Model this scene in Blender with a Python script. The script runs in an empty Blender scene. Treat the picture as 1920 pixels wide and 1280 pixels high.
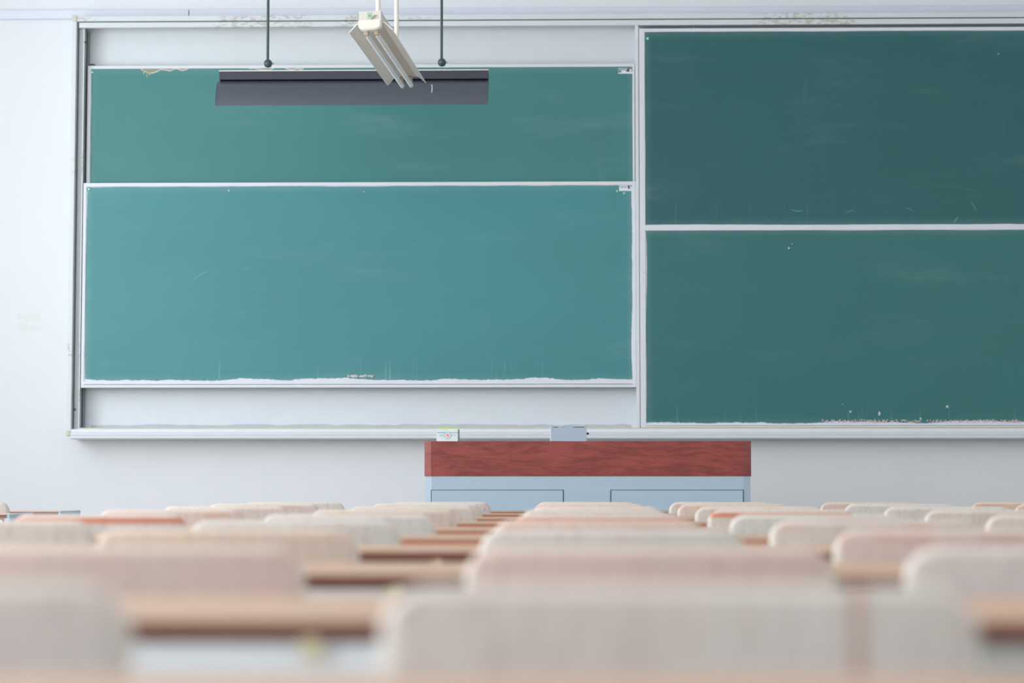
import bpy, bmesh, math, random
from mathutils import Vector, Matrix, Euler

# ------------------------------------------------------------------ scene, camera, light
sc = bpy.context.scene
COL = sc.collection
F_PX, W_PX, H_PX = 4000.0, 1920, 1280
EYE = 0.89
cam_d = bpy.data.cameras.new('camera')
cam = bpy.data.objects.new('camera', cam_d); COL.objects.link(cam)
cam_d.sensor_width = 36; cam_d.lens = F_PX / W_PX * 36
cam_d.clip_start = 0.05; cam_d.clip_end = 100
PITCH = math.atan(269 / F_PX); YAW = math.atan(88 * math.cos(PITCH) / F_PX)
cam.location = (0, 0, EYE)
cam.rotation_euler = (math.pi / 2 + PITCH, 0, YAW)
cam_d.dof.use_dof = True
cam_d.dof.focus_distance = 10.4
cam_d.dof.aperture_fstop = 3.0
sc.camera = cam
ROT = Euler(cam.rotation_euler).to_matrix()

sc.view_settings.view_transform = 'Standard'
sc.view_settings.look = 'None'
sc.view_settings.exposure = -0.06
sc.view_settings.gamma = 1.0
sc.view_settings.use_curve_mapping = False
sc.cycles.use_denoising = True
sc.cycles.max_bounces = 10
sc.cycles.diffuse_bounces = 6
sc.cycles.sample_clamp_indirect = 4

world = bpy.data.worlds.new('sky'); sc.world = world
world.use_nodes = True
wn = world.node_tree.nodes['Background']
wn.inputs[0].default_value = (0.75, 0.87, 1.0, 1); wn.inputs[1].default_value = 2.0

# room extents (metres)
XL, XR, YB, YF, ZC = -4.9, 5.3, -3.0, 13.0, 4.5
WIN = [(-2.3, 0.4), (1.2, 3.9), (4.7, 7.4), (8.3, 11.3)]   # window spans along the left wall
WZ0, WZ1 = 0.95, 4.15
WPOW = [138, 160, 156, 108]
for (a, b), p in zip(WIN, WPOW):
    ld = bpy.data.lights.new('window_daylight', 'AREA')
    ld.shape = 'RECTANGLE'; ld.size = WZ1 - WZ0 - 0.15; ld.size_y = b - a - 0.15
    ld.energy = p; ld.color = (0.93, 0.972, 1.0)
    lo = bpy.data.objects.new('window_daylight', ld); COL.objects.link(lo)
    lo.location = (XL - 0.14, (a + b) / 2, (WZ0 + WZ1) / 2)
    lo.rotation_euler = (0, -math.pi / 2, 0)
# corridor-side high windows on the right wall (weaker light)
RWIN = [(-1.5, 1.5), (3.5, 6.5)]
for a, b in RWIN:
    ld = bpy.data.lights.new('corridor_daylight', 'AREA')
    ld.shape = 'RECTANGLE'; ld.size = 1.2; ld.size_y = b - a - 0.1
    ld.energy = 24; ld.color = (1.0, 0.97, 0.93)
    lo = bpy.data.objects.new('corridor_daylight', ld); COL.objects.link(lo)
    lo.location = (XR + 0.14, (a + b) / 2, 2.7)
    lo.rotation_euler = (0, math.pi / 2, 0)


def at(px, py, Y):
    """world point on the vertical plane at distance Y that the photograph shows at (px, py)"""
    d = ROT @ Vector((px - W_PX / 2, H_PX / 2 - py, -F_PX))
    k = Y / d.y
    return Vector((d.x * k, Y, EYE + d.z * k))


def X(px, py, Y): return at(px, py, Y).x
def Z(px, py, Y): return at(px, py, Y).z


# ------------------------------------------------------------------ materials
def S(r, g, b):
    def l(c):
        c /= 255.0
        return c / 12.92 if c <= 0.04045 else ((c + 0.055) / 1.055) ** 2.4
    return (l(r), l(g), l(b), 1)


class NT:
    def __init__(s, name):
        s.m = bpy.data.materials.new(name); s.m.use_nodes = True
        s.t = s.m.node_tree; s.b = s.t.nodes['Principled BSDF']
        s._co = None
    def n(s, kind, **kw):
        x = s.t.nodes.new(kind)
        for k, v in kw.items(): setattr(x, k, v)
        return x
    def link(s, a, b): s.t.links.new(a, b)
    def put(s, sock, v):
        if hasattr(v, 'is_linked') or isinstance(v, bpy.types.NodeSocket): s.link(v, sock)
        else: sock.default_value = v
    def co(s, scale=(1, 1, 1), loc=(0, 0, 0)):
        if s._co is None: s._co = s.n('ShaderNodeTexCoord')
        mp = s.n('ShaderNodeMapping')
        mp.inputs['Scale'].default_value = scale; mp.inputs['Location'].default_value = loc
        s.link(s._co.outputs['Object'], mp.inputs[0]); return mp.outputs[0]
    def xyz(s):
        if s._co is None: s._co = s.n('ShaderNodeTexCoord')
        sp = s.n('ShaderNodeSeparateXYZ'); s.link(s._co.outputs['Object'], sp.inputs[0]); return sp.outputs
    def noise(s, vec, scale, detail=3, rough=0.5):
        x = s.n('ShaderNodeTexNoise'); s.link(vec, x.inputs['Vector'])
        x.inputs['Scale'].default_value = scale; x.inputs['Detail'].default_value = detail
        x.inputs['Roughness'].default_value = rough
        return x.outputs[0]
    def math(s, op, a, b=0.0, c=0.0):
        x = s.n('ShaderNodeMath', operation=op)
        s.put(x.inputs[0], a); s.put(x.inputs[1], b)
        if op in ('MULTIPLY_ADD',): s.put(x.inputs[2], c)
        return x.outputs[0]
    def ramp(s, v, a, b, lo=0.0, hi=1.0, smooth=True):
        x = s.n('ShaderNodeMapRange'); x.interpolation_type = 'SMOOTHSTEP' if smooth else 'LINEAR'
        s.put(x.inputs[0], v)
        for i, q in enumerate((a, b, lo, hi)): s.put(x.inputs[1 + i], q)
        return x.outputs[0]
    def mix(s, f, a, b):
        x = s.n('ShaderNodeMix', data_type='RGBA')
        s.put(x.inputs[0], f); s.put(x.inputs[6], a); s.put(x.inputs[7], b); return x.outputs[2]
    def done(s, col, rough=0.5, spec=0.5, metal=0.0, bump=None, bs=0.1):
        s.put(s.b.inputs['Base Color'], col); s.put(s.b.inputs['Roughness'], rough)
        s.b.inputs['Specular IOR Level'].default_value = spec; s.b.inputs['Metallic'].default_value = metal
        if bump is not None:
            q = s.n('ShaderNodeBump'); q.inputs['Strength'].default_value = bs; q.inputs['Distance'].default_value = 0.002
            s.link(bump, q.inputs['Height']); s.link(q.outputs[0], s.b.inputs['Normal'])
        return s.m


def plain(name, col, rough=0.5, spec=0.5, metal=0.0, var=0.06, scale=12):
    t = NT(name); n = t.noise(t.co(), scale, 4)
    d = tuple(c * (1 - var * 2) for c in col[:3]) + (1,)
    l = tuple(min(1, c * (1 + var)) for c in col[:3]) + (1,)
    return t.done(t.mix(n, d, l), rough, spec, metal)


def wall_mat():
    t = NT('wall_paint')
    n = t.noise(t.co(), 0.7, 4); n2 = t.noise(t.co((1, 1, 1), (5, 2, 1)), 30, 3)
    base = t.mix(n, S(228, 230, 232), S(234, 236, 238))
    xyz = t.xyz()
    p = at(54, 604, YF); hw, hh = 0.075, 0.055      # faded glue patch left of the boards
    dx = t.math('ABSOLUTE', t.math('SUBTRACT', xyz[0], p.x)); dz = t.math('ABSOLUTE', t.math('SUBTRACT', xyz[2], p.z))
    nn = t.noise(t.co(), 22, 3)
    m = t.math('MULTIPLY', t.ramp(dx, hw + 0.004, hw - 0.004), t.ramp(dz, hh + 0.004, hh - 0.004))
    m = t.math('MULTIPLY', m, t.ramp(nn, 0.36, 0.5))
    base = t.mix(t.math('MULTIPLY', m, 0.6), base, S(222, 226, 219))
    sp = t.noise(t.co((1, 1, 1.6), (3, 3, 8)), 9, 5)
    base = t.mix(t.ramp(sp, 0.76, 0.80, 0, 0.5), base, S(190, 190, 180))
    return t.done(base, 0.75, 0.25, bump=n2, bs=0.06)


def alu_mat(name, col, stain=0.62, sc_=3.0):
    t = NT(name)
    n = t.noise(t.co((1, 1, 1)), 6, 4)
    base = t.mix(n, tuple(c * 0.93 for c in col[:3]) + (1,), col)
    s1 = t.noise(t.co((0.5, 1, 1.4), (2, 0, 0)), sc_, 2); s2 = t.noise(t.co((1, 1, 2)), 26, 4, 0.6)
    m = t.math('MULTIPLY', t.ramp(s1, stain, stain + 0.05), t.ramp(s2, 0.45, 0.6))
    base = t.mix(t.math('MULTIPLY', m, 0.65), base, S(178, 170, 150))
    return t.done(base, 0.42, 0.5)


def board_mat(name, w, h, dust, green, seed, peel=None, smear=0.5):
    """green chalkboard face; object origin at its centre. dust = edge widths (left, right, top, bottom) in metres"""
    t = NT(name); xyz = t.xyz(); x, z = xyz[0], xyz[2]
    off = (seed * 3.7, 0, seed * 1.9)
    big = t.noise(t.co((0.5, 1, 1), off), 1.6, 3)
    base = t.mix(big, tuple(c * 0.9 for c in green[:3]) + (1,), tuple(c * 1.12 for c in green[:3]) + (1,))
    # wiped chalk haze: long strokes
    wv = t.noise(t.co((0.5, 1, 2.2), off), 2.2, 6, 0.62)
    st = t.noise(t.co((8, 1, 0.8), off), 2.5, 4)
    haze = t.math('MULTIPLY', t.ramp(wv, 0.52, 0.85), 0.22 * smear)
    haze = t.math('ADD', haze, t.math('MULTIPLY', t.ramp(st, 0.62, 0.8), 0.05 * smear))
    dL = t.math('ADD', x, w / 2); dR = t.math('SUBTRACT', w / 2, x)
    dT = t.math('SUBTRACT', h / 2, z); dB = t.math('ADD', z, h / 2)
    for dd in (dL, dR, dT, dB):
        haze = t.math('ADD', haze, t.math('MULTIPLY', t.ramp(dd, 0.0, 0.05, 1, 0), t.math('MULTIPLY', wv, 0.16)))
    # vertical drips along the lower edge
    dr = t.noise(t.co((26, 1, 0.5), off), 3, 2)
    haze = t.math('ADD', haze, t.math('MULTIPLY', t.ramp(dr, 0.64, 0.74, 0, 0.3), t.ramp(dB, 0.02, 0.17, 1, 0)))
    base = t.mix(haze, base, S(190, 205, 215))
    en = t.noise(t.co((1, 1, 1), off), 38, 4, 0.65); en2 = t.noise(t.co((1, 1, 1), off), 2.4, 2)
    amp = t.math('ADD', t.math('MULTIPLY', t.ramp(en, 0.3, 0.75), 0.35), t.math('MULTIPLY', t.ramp(en2, 0.35, 0.75), 1.1))
    m = None
    for dd, wd in zip((dL, dR, dT, dB), dust):
        if wd <= 0: continue
        q = t.math('LESS_THAN', dd, t.math('MULTIPLY', amp, wd))
        m = q if m is None else t.math('MAXIMUM', m, q)
    if m is not None:
        tint = t.mix(t.noise(t.co((1, 1, 1), off), 60, 2), S(225, 215, 222), S(226, 232, 240))
        base = t.mix(m, base, tint)
    if peel:
        x0, x1, dp = peel
        c, hw = (x0 + x1) / 2, (x1 - x0) / 2
        u = t.math('DIVIDE', t.math('ABSOLUTE', t.math('SUBTRACT', x, c)), hw)
        pn = t.noise(t.co((1, 1, 0.05), off), 16, 4, 0.6)
        lim = t.math('MULTIPLY', t.math('MULTIPLY', t.ramp(u, 0.8, 1.0, 1, 0), t.ramp(pn, 0.3, 0.72)), dp)
        pm = t.math('LESS_THAN', dT, lim)
        inner = t.math('LESS_THAN', dT, t.math('SUBTRACT', lim, 0.009))
        base = t.mix(pm, base, S(233, 222, 210))
        base = t.mix(t.math('MULTIPLY', inner, t.ramp(en, 0.4, 0.6, 0.2, 0.9)), base, S(150, 155, 125))
    g = t.noise(t.co(), 400, 2)
    return t.done(base, 0.45, 0.5, bump=g, bs=0.05)


def ply_mat(name, a, b, wear=0.0, stain=None):
    """pale plywood laminate with fine vertical grain; wear = worn orange edge along the top"""
    t = NT(name)
    oi = t.n('ShaderNodeObjectInfo'); r = t.math('MULTIPLY', oi.outputs['Random'], 40)
    cb = t.n('ShaderNodeCombineXYZ'); t.link(r, cb.inputs[0]); t.link(r, cb.inputs[1]); t.link(r, cb.inputs[2])
    va = t.n('ShaderNodeVectorMath', operation='ADD'); t.link(t.co(), va.inputs[0]); t.link(cb.outputs[0], va.inputs[1])
    v = va.outputs[0]
    def sv(sx, sy, sz):
        mp = t.n('ShaderNodeMapping'); mp.inputs['Scale'].default_value = (sx, sy, sz); t.link(v, mp.inputs[0]); return mp.outputs[0]
    n1 = t.noise(sv(1, 1, 1), 5, 3); gr = t.noise(sv(130, 130, 6), 1.0, 4, 0.7); sp = t.noise(sv(1, 1, 0.6), 42, 3, 0.6)
    base = t.mix(t.ramp(n1, 0.35, 0.65), a, b)
    base = t.mix(t.ramp(gr, 0.45, 0.75, 0, 0.42), base, S(164, 138, 130))
    base = t.mix(t.ramp(sp, 0.62, 0.74, 0, 0.45), base, S(142, 128, 130))
    xyz = t.xyz()
    # bullnose edge shows the paler bare ply
    e = t.math('MAXIMUM', t.ramp(xyz[2], 0.815, 0.822, 0, 0.6), t.ramp(t.math('ABSOLUTE', xyz[0]), 0.189, 0.197))
    base = t.mix(t.math('MULTIPLY', e, 0.6), base, S(222, 217, 203))
    wn_ = t.noise(sv(1, 1, 0.1), 11, 3)
    band = t.math('MULTIPLY', t.ramp(xyz[2], 0.798, 0.807), t.ramp(xyz[2], 0.819, 0.813))
    wm = t.math('MULTIPLY', band, t.ramp(wn_, 0.62 - wear * 0.45, 0.70 - wear * 0.45, 0, min(0.85, wear * 1.1)))
    base = t.mix(wm, base, S(205, 118, 82))
    if stain is not None:
        q = t.ramp(t.math('ABSOLUTE', t.math('SUBTRACT', xyz[0], stain)), 0.0055, 0.0035)
        base = t.mix(t.math('MULTIPLY', q, 0.7), base, S(176, 128, 108))
    return t.done(base, 0.45, 0.4)


def wood_red():
    t = NT('cherry_laminate')
    v = t.co((1.6, 1, 13)); ds = t.noise(t.co((1.2, 1, 4)), 2.2, 3)
    va = t.n('ShaderNodeVectorMath', operation='ADD'); cb = t.n('ShaderNodeCombineXYZ')
    t.link(t.math('MULTIPLY', ds, 1.6), cb.inputs[2]); t.link(v, va.inputs[0]); t.link(cb.outputs[0], va.inputs[1])
    g = t.noise(va.outputs[0], 5, 8, 0.7); g2 = t.noise(t.co((5, 1, 90)), 2, 4, 0.6)
    base = t.mix(t.ramp(g, 0.38, 0.62), S(124, 54, 48), S(156, 71, 63))
    base = t.mix(t.ramp(g2, 0.5, 0.8, 0, 0.4), base, S(122, 54, 48))
    kn = t.noise(va.outputs[0], 11, 4, 0.5)
    base = t.mix(t.ramp(kn, 0.60, 0.70, 0, 0.35), base, S(98, 40, 38))
    return t.done(base, 0.34, 0.5)


def desk_mat():
    t = NT('desktop_laminate')
    g = t.noise(t.co((1.5, 30, 30)), 2.5, 5, 0.6); b = t.noise(t.co(), 3, 3)
    base = t.mix(t.ramp(g, 0.35, 0.7), S(204, 166, 140), S(194, 152, 123))
    base = t.mix(t.ramp(b, 0.45, 0.7, 0, 0.5), base, S(206, 174, 152))
    return t.done(base, 0.4, 0.5)


M_WALL = wall_mat()
M_CEIL = plain('ceiling_paint', S(242, 243, 243), 0.8, 0.2, var=0.02)
M_FLOOR = plain('terrazzo_floor', S(196, 192, 184), 0.35, 0.5, var=0.1, scale=60)
M_DAIS = plain('dais_laminate', S(176, 160, 146), 0.45, 0.5, var=0.06)
M_ALU = alu_mat('painted_aluminium', S(222, 226, 228), 0.60)
M_ALU2 = alu_mat('board_edge_aluminium', S(228, 230, 235), 0.70)
M_TRACK = plain('grey_track', S(178, 182, 186), 0.5, 0.5)
M_TGREY = plain('recess_shade_grey', S(140, 150, 150), 0.6)  # shade of the recesses beside the track, put into the colour
M_GAP = plain('dark_groove', S(84, 112, 106), 0.7, 0.3)
M_BACKP = alu_mat('white_back_panel', S(224, 228, 231), 0.72, 5)
M_CAP = plain('yellowed_plastic', S(212, 208, 186), 0.5)
M_STRIP = plain('ochre_strip', S(214, 200, 170), 0.6)
M_TRUNK = plain('trunking_plastic', S(222, 225, 236), 0.5, var=0.02)
M_TEALDOT = plain('teal_rivet', S(52, 160, 140), 0.4)
M_WHITE = plain('white_plastic', S(236, 234, 228), 0.45)
M_RUBBER = plain('dark_rubber', S(70, 84, 76), 0.7)
M_STEEL = plain('grey_blue_steel', S(174, 191, 205), 0.38, 0.5, var=0.02)
M_STEELG = plain('teal_dark_gap', S(52, 88, 94), 0.7)
M_CHERRY = wood_red()
M_DESK = desk_mat()
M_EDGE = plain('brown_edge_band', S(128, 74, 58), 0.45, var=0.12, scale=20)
M_PANEL = plain('light_grey_steel', S(238, 242, 245), 0.4, 0.5, var=0.02)
M_CAST = plain('cast_grey_leg', S(176, 174, 168), 0.4, 0.5)
M_LAMPG = plain('charcoal_lamp_paint', S(68, 73, 85), 0.28, 0.9, var=0.05, scale=25)
M_LAMPT = plain('charcoal_lamp_channel', S(62, 61, 73), 0.5, 0.4, var=0.05, scale=30)
M_ROD = plain('dark_green_rod', S(52, 74, 72), 0.35, 0.6)
M_CREAM = plain('cream_enamel', S(232, 228, 216), 0.4, 0.5, var=0.03)
M_CREAM2 = plain('aged_cream_enamel', S(216, 210, 200), 0.45, 0.5, var=0.03)
M_REFL = plain('reflector_enamel', S(240, 237, 230), 0.35, 0.5, var=0.03)
M_TUBE = plain('unlit_tube_glass', S(246, 250, 254), 0.3, 0.5, var=0.01)
M_PIN = plain('tan_lampholder', S(190, 172, 150), 0.5)
M_CHALK = plain('chalk', S(206, 212, 214), 0.9, 0.1)
M_FAINT = plain('faint_chalk', S(112, 158, 160), 0.8, 0.2)
M_FAINT2 = plain('fainter_chalk', S(82, 130, 130), 0.8, 0.2)
M_INK = plain('label_ink', S(112, 130, 140), 0.6)
M_DARKINK = plain('dark_label_ink', S(40, 70, 68), 0.6)
M_GREENLID = plain('lime_paper', S(178, 208, 92), 0.6)
M_MINT = plain('mint_ink', S(150, 205, 195), 0.6)
M_PINK = plain('pink_ink', S(240, 140, 140), 0.6)
M_PAPER = plain('white_card', S(232, 238, 243), 0.6)
PLY = [ply_mat('pale_ply', S(212, 198, 187), S(205, 188, 178), 0.22),
       ply_mat('pink_ply', S(214, 186, 175), S(206, 184, 173), 0.2),
       ply_mat('grey_ply', S(206, 199, 191), S(208, 194, 187), 0.1),
       ply_mat('tan_ply', S(214, 186, 165), S(207, 186, 172), 0.2),
       ply_mat('worn_ply', S(210, 196, 186), S(204, 191, 183), 0.85),
       ply_mat('streaked_ply', S(211, 201, 193), S(206, 192, 184), 0.0, stain=0.117)]


# ------------------------------------------------------------------ mesh helpers
class MB:
    def __init__(s): s.v = []; s.f = []; s.mi = []; s.m = []
    def mat(s, m):
        if m not in s.m: s.m.append(m)
        return s.m.index(m)
    def add(s, vs, fs, m):
        o = len(s.v); k = s.mat(m)
        s.v += [tuple(v) for v in vs]
        for f in fs: s.f.append([i + o for i in f]); s.mi.append(k)
    def box(s, lo, hi, m, bev=0.0):
        x0, y0, z0 = lo; x1, y1, z1 = hi
        if bev <= 0:
            s.add([(x0, y0, z0), (x1, y0, z0), (x1, y1, z0), (x0, y1, z0), (x0, y0, z1), (x1, y0, z1), (x1, y1, z1), (x0, y1, z1)],
                  [(0, 3, 2, 1), (4, 5, 6, 7), (0, 1, 5, 4), (1, 2, 6, 5), (2, 3, 7, 6), (3, 0, 4, 7)], m)
            return s
        bm = bmesh.new(); bmesh.ops.create_cube(bm, size=1)
        for v in bm.verts:
            v.co = Vector(((x0 + x1) / 2 + v.co.x * (x1 - x0), (y0 + y1) / 2 + v.co.y * (y1 - y0), (z0 + z1) / 2 + v.co.z * (z1 - z0)))
        bmesh.ops.bevel(bm, geom=list(bm.edges), offset=bev, segments=3, affect='EDGES', profile=0.5)
        bm.verts.index_update()
        s.add([v.co for v in bm.verts], [[v.index for v in f.verts] for f in bm.faces], m); bm.free()
        return s
    def quad(s, a, b, c, d, m): s.add([a, b, c, d], [(0, 1, 2, 3)], m); return s
    def prism(s, pts, axis, a, b, m):
        """extrude a 2D outline along an axis; pts are the two other coordinates in x,y,z order"""
        n = len(pts)
        def p3(p, t):
            return {'x': (t, p[0], p[1]), 'y': (p[0], t, p[1]), 'z': (p[0], p[1], t)}[axis]
        s.add([p3(p, a) for p in pts] + [p3(p, b) for p in pts],
              [list(range(n))[::-1], list(range(n, 2 * n))] + [(i, (i + 1) % n, n + (i + 1) % n, n + i) for i in range(n)], m)
        return s
    def tube(s, pts, r, m, n=12, caps=True):
        pts = [Vector(p) for p in pts]; rings = []
        rr = r if isinstance(r, (list, tuple)) else [r] * len(pts)
        for i, p in enumerate(pts):
            d = (pts[min(i + 1, len(pts) - 1)] - pts[max(i - 1, 0)]).normalized()
            u = d.cross(Vector((0, 0, 1)));  u = d.cross(Vector((1, 0, 0))) if u.length < 0.2 else u
            u.normalize(); w = d.cross(u).normalized()
            rings.append([p + (u * math.cos(2 * math.pi * k / n) + w * math.sin(2 * math.pi * k / n)) * rr[i] for k in range(n)])
        vs = [v for q in rings for v in q]; fs = []
        for i in range(len(pts) - 1):
            for k in range(n):
                a, b = i * n + k, i * n + (k + 1) % n
                fs.append((a, b, b + n, a + n))
        if caps: fs += [list(range(n))[::-1], [len(vs) - n + k for k in range(n)]]
        s.add(vs, fs, m); return s
    def ball(s, c, r, m, n=16):
        c = Vector(c); pts = []
        for i in range(1, n // 2):
            a = math.pi * i / (n // 2)
            for k in range(n):
                b = 2 * math.pi * k / n
                pts.append(c + Vector((math.sin(a) * math.cos(b), math.sin(a) * math.sin(b), math.cos(a))) * r)
        R_ = n // 2 - 1; top = len(pts); pts += [c + Vector((0, 0, r)), c - Vector((0, 0, r))]
        fs = []
        for i in range(R_ - 1):
            for k in range(n): fs.append((i * n + k, (i + 1) * n + k, (i + 1) * n + (k + 1) % n, i * n + (k + 1) % n))
        for k in range(n):
            fs.append((top, k, (k + 1) % n)); fs.append((top + 1, (R_ - 1) * n + (k + 1) % n, (R_ - 1) * n + k))
        s.add(pts, fs, m); return s
    def build(s, name, parent=None, origin=None, smooth=False, mtx=None):
        o0 = Vector(origin) if origin is not None else Vector((0, 0, 0))
        me = bpy.data.meshes.new(name)
        vs = [Vector(v) for v in s.v]
        if mtx is not None: vs = [mtx @ v for v in vs]
        me.from_pydata([v - o0 for v in vs], [], s.f)
        for m in s.m: me.materials.append(m)
        me.polygons.foreach_set('material_index', s.mi)
        bm = bmesh.new(); bm.from_mesh(me); bmesh.ops.recalc_face_normals(bm, faces=bm.faces); bm.to_mesh(me); bm.free()
        if smooth:
            me.polygons.foreach_set('use_smooth', [True] * len(me.polygons))
            me.set_sharp_from_angle(angle=math.radians(38))
        o = bpy.data.objects.new(name, me); COL.objects.link(o); o.location = o0
        if parent is not None:
            o.parent = parent; o.location = o0 - parent.location if parent.type == 'EMPTY' else o0 - Vector(parent['_w'])
        o['_w'] = tuple(o0)
        return o


def thing(name, label, cat, loc=(0, 0, 0), group=None):
    o = bpy.data.objects.new(name, None); COL.objects.link(o); o.location = loc; o.empty_display_size = 0.1
    o['label'] = label; o['category'] = cat; o['_w'] = tuple(loc)
    if group: o['group'] = group
    return o


def struct(o): o['kind'] = 'structure'; return o


# ------------------------------------------------------------------ room shell
T = 0.24
struct(MB().box((XL - T, YB - T, -0.2), (XR + T, YF + T, 0), M_FLOOR).build('floor'))
struct(MB().box((XL - T, YB - T, ZC), (XR + T, YF + T, ZC + 0.2), M_CEIL).build('ceiling'))
struct(MB().box((XL - T, YF, 0), (XR + T, YF + T, ZC), M_WALL).build('wall_front'))
struct(MB().box((XL - T, YB - T, 0), (XR + T, YB, ZC), M_WALL).build('wall_back'))
def side_wall(name, xa, xb, wins, z0, z1):
    b = MB(); y = YB
    for a, c in wins:
        b.box((xa, y, 0), (xb, a, ZC), M_WALL)
        b.box((xa, a, 0), (xb, c, z0), M_WALL); b.box((xa, a, z1), (xb, c, ZC), M_WALL); y = c
    b.box((xa, y, 0), (xb, YF, ZC), M_WALL)
    struct(b.build(name))
side_wall('wall_left', XL - T, XL, WIN, WZ0, WZ1)
side_wall('wall_right', XR, XR + T, RWIN, 2.05, 3.35)
def window(i, x, a, b, z0, z1):
    m = MB(); w = 0.055
    for (ya, yb, za, zb) in ((a, b, z0, z0 + w), (a, b, z1 - w, z1), (a, a + w, z0, z1), (b - w, b, z0, z1),
                             ((a + b) / 2 - w / 2, (a + b) / 2 + w / 2, z0, z1), (a, b, z1 - 0.95, z1 - 0.95 + w)):
        m.box((x - 0.03, ya, za), (x + 0.03, yb, zb), M_ALU2)
    struct(m.build('window_%d' % i))
for i, (a, b) in enumerate(WIN): window(i + 1, XL - 0.08, a, b, WZ0, WZ1)
for i, (a, b) in enumerate(RWIN): window(i + 5, XR + 0.08, a, b, 2.05, 3.35)
DAIS = 0.17
struct(MB().box((-3.9, 9.75, 0), (XR, YF, DAIS), M_DAIS, 0.008).build('floor_dais'))
# square-ended skirting on the front wall
struct(MB().box((XL, YF - 0.012, 0.0), (-3.9, YF, 0.1), M_TRACK).build('baseboard_front'))

# cable trunking along the front wall above the boards
zt0, zt1 = Z(70, 35, YF - 0.03), Z(70, 18.5, YF - 0.03)
tr = thing('cable_trunking', 'pale lavender-white cable trunking running along the wall above the boards', 'cable trunking', (0, YF, zt0))
xj = X(354, 22, YF - 0.03)
MB().box((XL + 0.01, YF - 0.03, zt0), (xj - 0.002, YF - 0.0006, zt1), M_TRUNK, 0.003).build('trunking_cover', tr)
MB().box((xj + 0.003, YF - 0.03, zt0), (XR - 0.01, YF - 0.0006, zt1), M_TRUNK, 0.003).build('trunking_cover', tr)

# ------------------------------------------------------------------ chalkboard case on the wall
YC = YF - 0.16            # front of the case
x_out, x_in = X(124.3, 800, YC), X(133.2, 800, YC)
xR1 = 3.98                # right end of the case (outside the picture)
zt = Z(700, 26.5, YC)
zA0 = Z(700, 37.3, YC); zB1 = Z(700, 39.2, YC); zB0 = Z(700, 49.3, YC)
zs = Z(700, 803.5, YC); zb = Z(700, 822.5, YC - 0.03)
case = thing('chalkboard_case', 'white aluminium case on the front wall that carries the sliding green boards', 'board frame', (0, YF, zb))
# back panel
b = MB(); b.box((x_out + 0.02, YF - 0.02, zs), (xR1 - 0.02, YF, zt - 0.01), M_BACKP); b.build('back_panel', case)
# left stile
b = MB(); b.box((x_out, YC, zs - 0.02), (x_in, YF - 0.001, zt), M_ALU, 0.004)
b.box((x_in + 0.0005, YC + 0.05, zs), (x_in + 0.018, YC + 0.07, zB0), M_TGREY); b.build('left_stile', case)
xg0, xg1 = X(138.8, 800, YC + 0.04), X(149.2, 800, YC + 0.04)
b = MB(); b.box((xg0, YC + 0.035, zs), (xg1, YF - 0.02, zB0), M_TRACK, 0.002); b.box((xg1 - 0.006, YC + 0.03, zs), (xg1, YC + 0.036, zB0), M_ALU)
trk = b.build('slide_track', case)
b = MB(); b.box((xg1 + 0.005, YC + 0.09, zs), (xg1 + 0.010, YF - 0.02, zB0), M_TGREY); b.build('slide_track', case)  # grey strip painting the shade in the gap next to the track
b = MB(); b.tube([(xg1 + 0.005, YC + 0.028, Z(160, 77, YC)), (xg1 + 0.005, YC + 0.04, Z(160, 77, YC))], 0.007, M_RUBBER); b.build('screw', trk)
b = MB(); b.tube([(X(138, 767, YC), YC + 0.028, Z(138, 767, YC)), (X(138, 767, YC), YC + 0.04, Z(138, 767, YC))], 0.007, M_RUBBER); b.build('screw', trk)
# top rails (two lips with a dark groove between) and groove
b = MB(); b.box((x_in - 0.002, YC + 0.002, zA0), (xR1, YF - 0.001, zt - 0.003), M_ALU, 0.003)
b.build('top_rail', case)
b = MB(); b.box((x_in + 0.014, YC + 0.004, zB0), (xR1, YC + 0.03, zB1), M_ALU, 0.004)
b.box((x_in + 0.02, YC + 0.012, zB1 - 0.004), (xR1, YC + 0.03, zA0 + 0.002), M_GAP); b.build('lower_top_rail', case)
# corner caps
b = MB(); b.box((x_out - 0.002, YC - 0.003, zA0 - 0.003), (x_in + 0.003, YC + 0.03, zt + 0.003), M_CAP, 0.006); b.build('corner_cap', case)
b = MB(); b.box((x_out - 0.003, YC - 0.003, Z(128, 817.5, YC)), (x_in - 0.004, YC + 0.03, Z(128, 806, YC)), M_CAP, 0.008); b.build('corner_cap', case)
# centre post
xp0, xp1 = X(1192.3, 400, YC + 0.01), X(1198.3, 400, YC + 0.01)
b = MB(); b.box((xp0, YC + 0.008, zs), (xp1, YF - 0.02, zB0), M_ALU2, 0.0015)
b.box((xp1, YC + 0.03, zs), (xp1 + 0.002, YF - 0.02, zB0), M_GAP); b.build('center_post', case)
# right stile, out of the picture
b = MB(); b.box((xR1, YC, zs - 0.02), (xR1 + 0.03, YF - 0.001, zt), M_ALU, 0.004); b.build('right_stile', case)
# chalk ledge: ribbed front
zr = [zs, zs - 0.020, zs - 0.026, zs - 0.044, zb]
b = MB()
b.prism([(YF, zs - 0.001), (YC + 0.0, zs - 0.001), (YC - 0.004, zr[1]), (YC - 0.030, zr[1] - 0.004), (YC - 0.030, zr[2] - 0.010),
         (YC - 0.024, zr[3]), (YC - 0.034, zr[3] - 0.004), (YC - 0.034, zb + 0.006), (YC - 0.026, zb), (YF, zb)], 'x', x_in + 0.002, xR1, M_ALU2)
b.build('chalk_ledge', case, smooth=False)
b = MB(); b.box((x_in + 0.05, YC + 0.0, zs - 0.001), (xR1, YC + 0.0045, zs + 0.0065), M_STRIP); b.build('wood_strip', case)
# fine wipe-dust along the bottom of the back panel

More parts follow.
